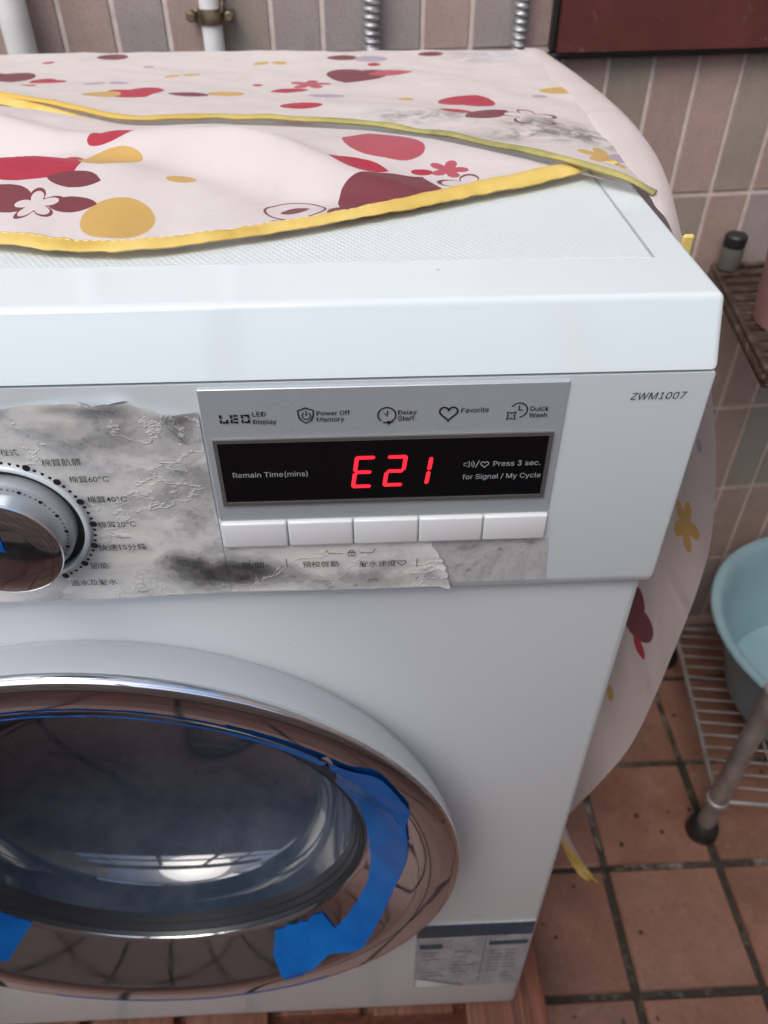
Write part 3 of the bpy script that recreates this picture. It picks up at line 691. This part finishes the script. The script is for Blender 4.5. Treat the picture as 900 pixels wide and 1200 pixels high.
# ------------------------------------------------------------------ printed fabric cover
cov = tag(empty('appliance_cover', (0, .28, .8502)), 'printed fabric cover with yellow trim pushed back over the washing machine', 'cover')
PIP = [(-.31, (.372, .860)), (-.20, (.352, .861)), (-.12, (.318, .862)), (-.063, (.285, .8618)), (-.016, (.256, .862)), (.028, (.225, .862)), (.0760, (.226, .862)), (.1204, (.221, .8615)), (.1688, (.2105, .8605)), (.2145, (.188, .859)), (.2585, (.153, .8588)), (.2850, (.128, .857)), (.3010, (.116, .852))]
BND = [(-.31, (.10, .8532)), (-.20, (.092, .8532)), (-.08, (.083, .8532)), (.0036, (.071, .8532)), (.0327, (.0632, .8532)), (.06, (.0600, .8532)), (.1015, (.071, .8532)), (.1493, (.0897, .8532)), (.2154, (.1225, .8534)), (.2534, (.1415, .8538)), (.2740, (.1515, .8536)), (.292, (.160, .8532))]
def rear_top(u, v):
    x = -.312+u*.6125
    py, pz = interp(PIP, x); y = py+(.470-py)*v
    z = pz+(.8535-pz)*sstep(0, .55, v)+.0022*nz(x*14, y*16)-.0016*abs(nz(x*22+y*18, y*24, 4))*sstep(0, .1, v)+.0035*max(0, nz(x*7+3, y*9))*sstep(0, .2, v)*(1-sstep(.8, 1, v))
    z = max(z, .8522)
    if v > .93: z -= .012*((v-.93)/.07)**2
    return Vector((x, y, z))
REAR = [('dot', -.03, .442, .012, 0, BURG, .9), ('dot', -.072, .416, .0045, 0, RED), ('dot', .005, .405, .004, 0, LIL), ('bow', .035, .371, .011, .3, YEL), ('bow', .095, .415, .011, 0, YEL), ('dot', .15, .43, .012, 0, BURG, .7), ('dot', .172, .425, .013, 0, LIL, .8),
        ('heart', -.085, .362, .017, .4, BURG), ('heart', -.058, .352, .011, -.6, RED), ('dot', -.06, .328, .005, 0, RED), ('bow', -.012, .343, .013, .1, LIL), ('heart', .018, .302, .017, .5, RED), ('leaf', .052, .292, .018, -.4, BURG), ('dot', .075, .297, .012, .3, YEL, .8), ('dot', -.005, .300, .012, .3, YEL, .9),
        ('dot', .092, .335, .0035, 0, RED), ('leaf', .115, .318, .016, .3, RED), ('flower', .128, .338, .014, .2, PINK), ('heart', .158, .362, .020, -.3, BURG), ('leaf', .185, .372, .020, .1, PINK), ('dot', .174, .406, .005, 0, RED), ('dot', .14, .30, .012, 0, LIL, .5), ('dot', .191, .292, .0055, 0, YEL), ('dot', .08, .36, .006, 0, (.72, .66, .66), .8),
        ('heart', .232, .285, .016, pi-.4, RED), ('leaf', .236, .240, .020, .6, BURG), ('leaf', .218, .247, .013, -.4, RED), ('flower', .262, .238, .018, .4, BURG), ('flower', .262, .238, .0150, .4, PINKW), ('dot', .279, .297, .005, 0, LIL), ('dot', .298, .315, .015, 0, YEL, .8), ('flower', .288, .165, .014, .3, YEL), ('leaf', .299, .170, .013, .8, LIL), ('dot', .125, .262, .013, .2, RED, .7), ('dot', .27, .43, .018, 0, (.66, .66, .68), .35), ('dot', .22, .44, .01, 0, BURG, .6)]
RM = print_mat('cover_print_top', REAR, (.80, .755, .725), .14, ((.272, .215, .036, .030, 2.2), (.20, .232, .05, .022, 1.3), (.30, .20, .02, .03, 1.2), (.25, .195, .07, .024, .9), (.255, .43, .04, .03, .8)))
uvxy = lambda u, v, c_: (c_.x, c_.y)
link('top_sheet', mesh('top_sheet', grid(150, 60, rear_top, uvxy), True, 180), RM, cov)
def flap(u, v):
    x = -.312+u*.604
    py, pz = interp(PIP, x); by, bz = interp(BND, x); py += .004
    by = min(by, py-.002)
    y = py+(by-py)*v
    amp = min(1, (py-by)/.12)
    z = (pz-.004)+(bz-(pz-.004))*v+amp*(.0105*sin(pi*min(1, v*1.02))**.8*(.75+.35*nz(x*6, 2.0)))
    # long sagging folds running towards the right-hand corner
    s_ = (y-.10)-(x-.02)*.35
    z += amp*.0042*sin(s_*46+1.2*nz(x*5, y*6))*sin(pi*v)+amp*.006*nz(x*8, y*17, 5)*sin(pi*v)-amp*.0035*abs(nz(x*16+y*9, y*26-x*10, 8))*sin(pi*v)
    dd = ((x-.04)*.05+(y-.175)*.12)/.13
    z += amp*sin(pi*v)*(.0065*math.exp(-(dd/.011)**2)-.006*math.exp(-((dd+.024)/.014)**2))
    z += .0013*amp*v**4*sin(x*150+3*nz(x*12, 3.0))
    return Vector((x, y, max(z, .8526)))
FLAP = [('dot', -.020, .156, .022, .4, BURG, .8), ('heart', .008, .136, .021, .9, RED), ('leaf', -.002, .105, .020, -.7, BURG), ('dot', .036, .146, .014, .9, YEL, 1.25), ('dot', .051, .084, .016, .4, YEL, 1.1), ('dot', .069, .186, .013, 0, YEL, 1.2), ('heart', .040, .186, .018, 1.5, RED), ('dot', .057, .049, .006, 0, RED), ('dot', .108, .187, .006, .4, LIL), ('dot', .122, .084, .006, 0, LIL), ('leaf', .025, .118, .016, -.2, BURG), ('leaf', .028, .098, .014, -.1, BURG),
        ('dot', .074, .122, .007, .2, YEL, .7), ('leaf', .082, .052, .014, .3, YEL), ('dot', .172, .172, .022, .3, PINK, .9), ('heart', .180, .118, .024, 2.7, BURG), ('leaf', .158, .140, .018, -.1, RED), ('leaf', .150, .098, .013, .9, BURG), ('flower', .204, .150, .010, 0, PINK), ('flower', .212, .128, .016, .2, BURG), ('flower', .212, .128, .0135, .2, PINKW), ('dot', .128, .100, .0145, 0, BURG, .8), ('dot', .128, .100, .0132, 0, PINKW, .8), ('leaf', .128, .100, .009, .5, BURG), ('flower', .012, .098, .012, .4, BURG), ('flower', .012, .098, .0098, .4, PINKW), ('dot', .19, .145, .006, .4, RED, .6),
        ('heart', -.09, .2, .02, .3, RED), ('dot', -.13, .15, .018, 0, YEL), ('flower', -.18, .2, .02, 0, BURG), ('dot', -.24, .14, .012, 0, LIL), ('heart', -.22, .25, .02, .7, RED), ('dot', -.07, .11, .008, 0, LIL)]
FM = print_mat('cover_print_flap', FLAP, (.82, .77, .755), .05)
link('front_flap', mesh('front_flap', grid(170, 70, flap, uvxy), True, 180), FM, cov)
# second layer peeping out under the flap on the left
def under(u, v):
    x = -.312+u*.38; by, bz = interp(BND, x); return Vector((x, by+.02-v*(.030*(1-u)+.004), .8518+.0006*nz(x*30, v)))
UM = print_mat('cover_print_under', [('dot', -.02, .06, .006, 0, LIL)], (.66, .56, .60), .1)
link('under_layer', mesh('under_layer', grid(60, 6, under, uvxy), True, 180), UM, cov)
# trims
xs = [-.312+i*(.604/300) for i in range(301)]
pts = []
for x_ in xs:
    py, pz = interp(PIP, x_); by, bz = interp(BND, x_)
    pts.append(Vector((x_, by-.002, bz+.0016+.0009*nz(x_*40, 1)+.0006*nz(x_*170, 4))))
tubeo('binding', pts, [(.0054+.0012*nz(x_*25, 5)+.0008*nz(x_*150, 7)+.0026*sstep(.16, .24, x_))*(1-.7*sstep(.255, .285, x_)) for x_ in xs], YTRIM, cov, 12, .28)
bm = bmesh.new(); acc_ = 0.0
for i_ in range(2, len(pts)-30, 2):
    p_ = pts[i_]; t_ = (pts[i_+1]-pts[i_-1]).normalized(); n_ = Vector((-t_.y, t_.x, 0)); c_ = p_+n_*.0022+Vector((0, 0, .0014))
    tube(bm, [c_-t_*.0011, c_+t_*.0011], .00032, 5)
link('stitching', mesh('stitching', bm), M('thread', (.80, .66, .30), .6).m, cov)
xs = [-.312+i*(.6125/140) for i in range(141)]
pts = [Vector((x_, interp(PIP, x_)[0]-.001+.0008*nz(x_*60, 3), interp(PIP, x_)[1]+.0008+.0008*nz(x_*50, 9))) for x_ in xs]
tubeo('piping', pts, [.0027+.0009*nz(x_*70, 2) for x_ in xs], OTRIM, cov, 10, .55)
def lining(u, v):
    x = -.312+u*.43; py, pz = interp(PIP, x); wd_ = .022*(1-u)**.6
    return Vector((x, py-.002-wd_*v, pz-.0005-.006*sstep(.5, 1, u)+.0065*sin(pi*min(1, v*.8+.1))*(1-u)-.001*v+.001*nz(x*25, v*2)))
link('lining_fold', mesh('lining_fold', grid(90, 8, lining), True, 180), YTRIM, cov)
# right-hand side hanging down beside the machine
EDGE = [(0, (.2985, .116, .8520)), (.03, (.2968, .102, .8516)), (.06, (.2985, .089, .8500)), (.09, (.3020, .079, .8420)), (.14, (.3190, .070, .808)), (.20, (.3360, .064, .760)), (.27, (.3490, .064, .717)), (.36, (.362, .066, .655)), (.48, (.3635, .067, .565)), (.60, (.3575, .067, .455)), (.68, (.343, .070, .390)), (.78, (.335, .090, .30)), (.88, (.345, .115, .215)), (.96, (.404, .120, .098)), (1, (.395, .135, .085))]
def side(u, v):
    ex, ey, ez = interp(EDGE, v)
    # rear column: over the lid edge, out and straight down
    bxx = interp([(0, .2985), (.03, .309), (.06, .319), (.09, .324), (.3, .328), (1, .330)], v); bz_ = interp([(0, .8525), (.03, .852), (.06, .847), (.09, .834), (.3, .68), (1, .12)], v); by_2 = .462
    t = u
    x = bxx+(ex-bxx)*t**2.2; y = by_2+(ey-by_2)*t; z = bz_+(ez-bz_)*t
    bulge = sin(pi*t**1.5)**.8*sstep(.0, .09, v)*.015*(1-.8*sstep(.15, .5, v)); x += bulge
    z += .004*sin(pi*t)*sin(pi*min(1, v/.12))*(1-sstep(.1, .2, v))
    x += .003*nz(y*16, z*9)*sstep(.05, .2, v)*(1-t**4)+.0038*sin(y*62+z*8+2*nz(z*6, 1.0))*sstep(.08, .3, v)*(1-t**8)
    if v < .001: x, z = .2985+.001*t, .8528-.001*t
    return Vector((x, y, z))
SIDE = [('flower', .095, .655, .017, .3, YEL), ('heart', .115, .545, .018, .5, BURG), ('leaf', .10, .53, .012, .4, RED), ('dot', .30, .82, .015, 0, YEL), ('dot', .09, .72, .004, 0, LIL), ('dot', .19, .60, .02, 0, YEL), ('heart', .24, .7, .02, 0, RED), ('dot', .15, .40, .01, 0, YEL), ('dot', .11, .46, .006, 0, YEL), ('flower', .3, .55, .02, 0, BURG), ('dot', .285, .838, .012, 0, LIL)]
SM = print_mat('cover_print_side', SIDE, (.80, .73, .71), .05)
link('side_panel', mesh('side_panel', grid(70, 130, side, lambda u, v, c_: (c_.y, c_.z)), True, 180), SM, cov)
pts = [Vector(side(1, i/60)) for i in range(50, 61)]
tubeo('binding', pts, .0045, YTRIM, cov, 8, .4)
pts = [Vector(side(1-i*.06, 1)) for i in range(0, 8)]
tubeo('binding', pts, .0045, YTRIM, cov, 8, .4)
bm = bmesh.new(); box(bm, .3030, .3085, .0765, .0790, .834, .8475, .001, 1); link('tab', mesh('tab', bm), YTRIM, cov)

# ------------------------------------------------------------------ low wire stand with basin, right
sr = empty('wire_stand', (.612, .25, FZ), 0.0); tag(sr, 'low grey wire stand with black rubber feet beside the machine', 'stand')
def rot8(x, y): a = -.135; return (.612+x*cos(a)-y*sin(a), .25+x*sin(a)+y*cos(a))
for (px_, py_, h_) in ((0, 0, .26), (.42, 0, .26), (0, .30, .17), (.42, .30, .17)):
    X, Y = rot8(px_, py_)
    lg = latheo('leg', [(.0118, FZ+.016), (.0118, h_)], (X, Y, 0), GMETAL, sr, axis='z', seg=24, close=True)
    latheo('rubber_foot', [(.0205, FZ), (.0215, FZ+.004), (.0195, FZ+.018), (.0135, FZ+.026), (.0125, FZ+.027)], (X, Y, 0), CAPBLK, lg, axis='z', seg=24, close=True)
    latheo('collar', [(.0119, .012), (.0142, .013), (.0150, .020), (.0142, .027), (.0119, .028)], (X, Y, 0), GMETAL, lg, axis='z', seg=24)
def wire(name, a, b, r, z, par, mat=GMETAL):
    A, B = rot8(*a), rot8(*b); return tubeo(name, [(A[0], A[1], z), (B[0], B[1], z)], r, mat, par, 8)
for a, b in (((0, 0), (.42, 0)), ((0, .30), (.42, .30)), ((0, 0), (0, .30)), ((.42, 0), (.42, .30))): wire('frame_rod', a, b, .0038, .020, sr)
for k in range(1, 15): wire('shelf_wire', (0, .02*k), (.42, .02*k), .0016, .0235, sr)
for k in (.085, .21, .335): wire('shelf_wire', (k, 0), (k, .30), .0022, .0205, sr)
BX, BY = .822, .405
bs = latheo('wash_basin', [(0, .0265), (.125, .0265), (.134, .029), (.150, .080), (.172, .150), (.179, .166), (.188, .1685), (.1915, .172), (.190, .1755), (.182, .1765), (.1745, .170), (.168, .150), (.146, .082), (.130, .034), (.120, .031), (0, .031)], (BX, BY, 0), BASIN, axis='z', seg=96, angle=50)
tag(bs, 'round pale blue plastic basin standing on the low wire stand', 'basin')

# ------------------------------------------------------------------ rusty wire shelf on the wall, with bottle and pink tub
SZ = .600
wr = empty('wall_shelf', (.58, .60, SZ)); tag(wr, 'rusty wire shelf with braided edge fixed to the tiled wall', 'shelf')
def braid(a, b, n):
    a, b = Vector(a), Vector(b); d = (b-a)
    for ph, nm in ((0, 'braided_rail'), (pi, 'braided_rail')):
        pts = [a+d*(i/(n*8))+Vector((0, 0, .004*sin(2*pi*i/8+ph)-.007)) + Vector((.003*cos(2*pi*i/8+ph), .0, 0)) for i in range(n*8+1)]
        tubeo(nm, pts, .0022, RUST, wr, 6)
    tubeo('frame_rod', [a, b], .0034, RUST, wr, 8); tubeo('frame_rod', [a-Vector((0, 0, .014)), b-Vector((0, 0, .014))], .0028, RUST, wr, 8)
y_w = WA+WB*.58-.006
braid((.577, y_w, SZ), (.542, .365, SZ), 12); braid((.542, .365, SZ), (.95, .34, SZ), 18); braid((.577, y_w, SZ), (.95, WA+WB*.95-.006, SZ), 16)
for k in range(1, 11):
    t = k/11; x0 = .542+.035*t; yy = .365+(y_w-.365)*t; bm = bmesh.new(); b1 = .34+(WA+WB*.95-.006-.34)*t
    vs_ = [bm.verts.new(p) for zz_ in (SZ-.0005, SZ+.0020) for p in ((x0, yy-.0060, zz_), (.95, b1-.0062, zz_), (.95, b1+.0062, zz_), (x0, yy+.0060, zz_))]
    for f_ in ((0, 1, 2, 3), (4, 5, 6, 7), (0, 1, 5, 4), (1, 2, 6, 5), (2, 3, 7, 6), (3, 0, 4, 7)): bm.faces.new([vs_[i_] for i_ in f_])
    bmesh.ops.recalc_face_normals(bm, faces=bm.faces); link('slat', mesh('slat', bm, False), RUST, wr)
o = empty('small_bottle', (.588, .592, SZ)); tag(o, 'small grey green bottle with black cap on the rusty shelf', 'bottle')
latheo('bottle_body', [(0, SZ+.0035), (.0115, SZ+.0035), (.0122, SZ+.006), (.0122, SZ+.026), (.0112, SZ+.030)], (.588, .592, 0), BOTTLE, o, axis='z', seg=24)
latheo('cap', [(.0120, SZ+.0295), (.0124, SZ+.031), (.0124, SZ+.041), (.0108, SZ+.043), (0, SZ+.043)], (.588, .592, 0), CAPBLK, o, axis='z', seg=24)
o = latheo('plastic_tub', [(0, SZ+.0035), (.044, SZ+.0035), (.046, SZ+.006), (.052, SZ+.090), (.055, SZ+.093), (.055, SZ+.096), (.0515, SZ+.096), (.050, SZ+.09), (.0445, SZ+.008), (0, SZ+.0065)], (.611, .455, 0), PINKP, axis='z', seg=48, angle=50)
tag(o, 'pink plastic tub standing on the rusty wire shelf', 'tub')
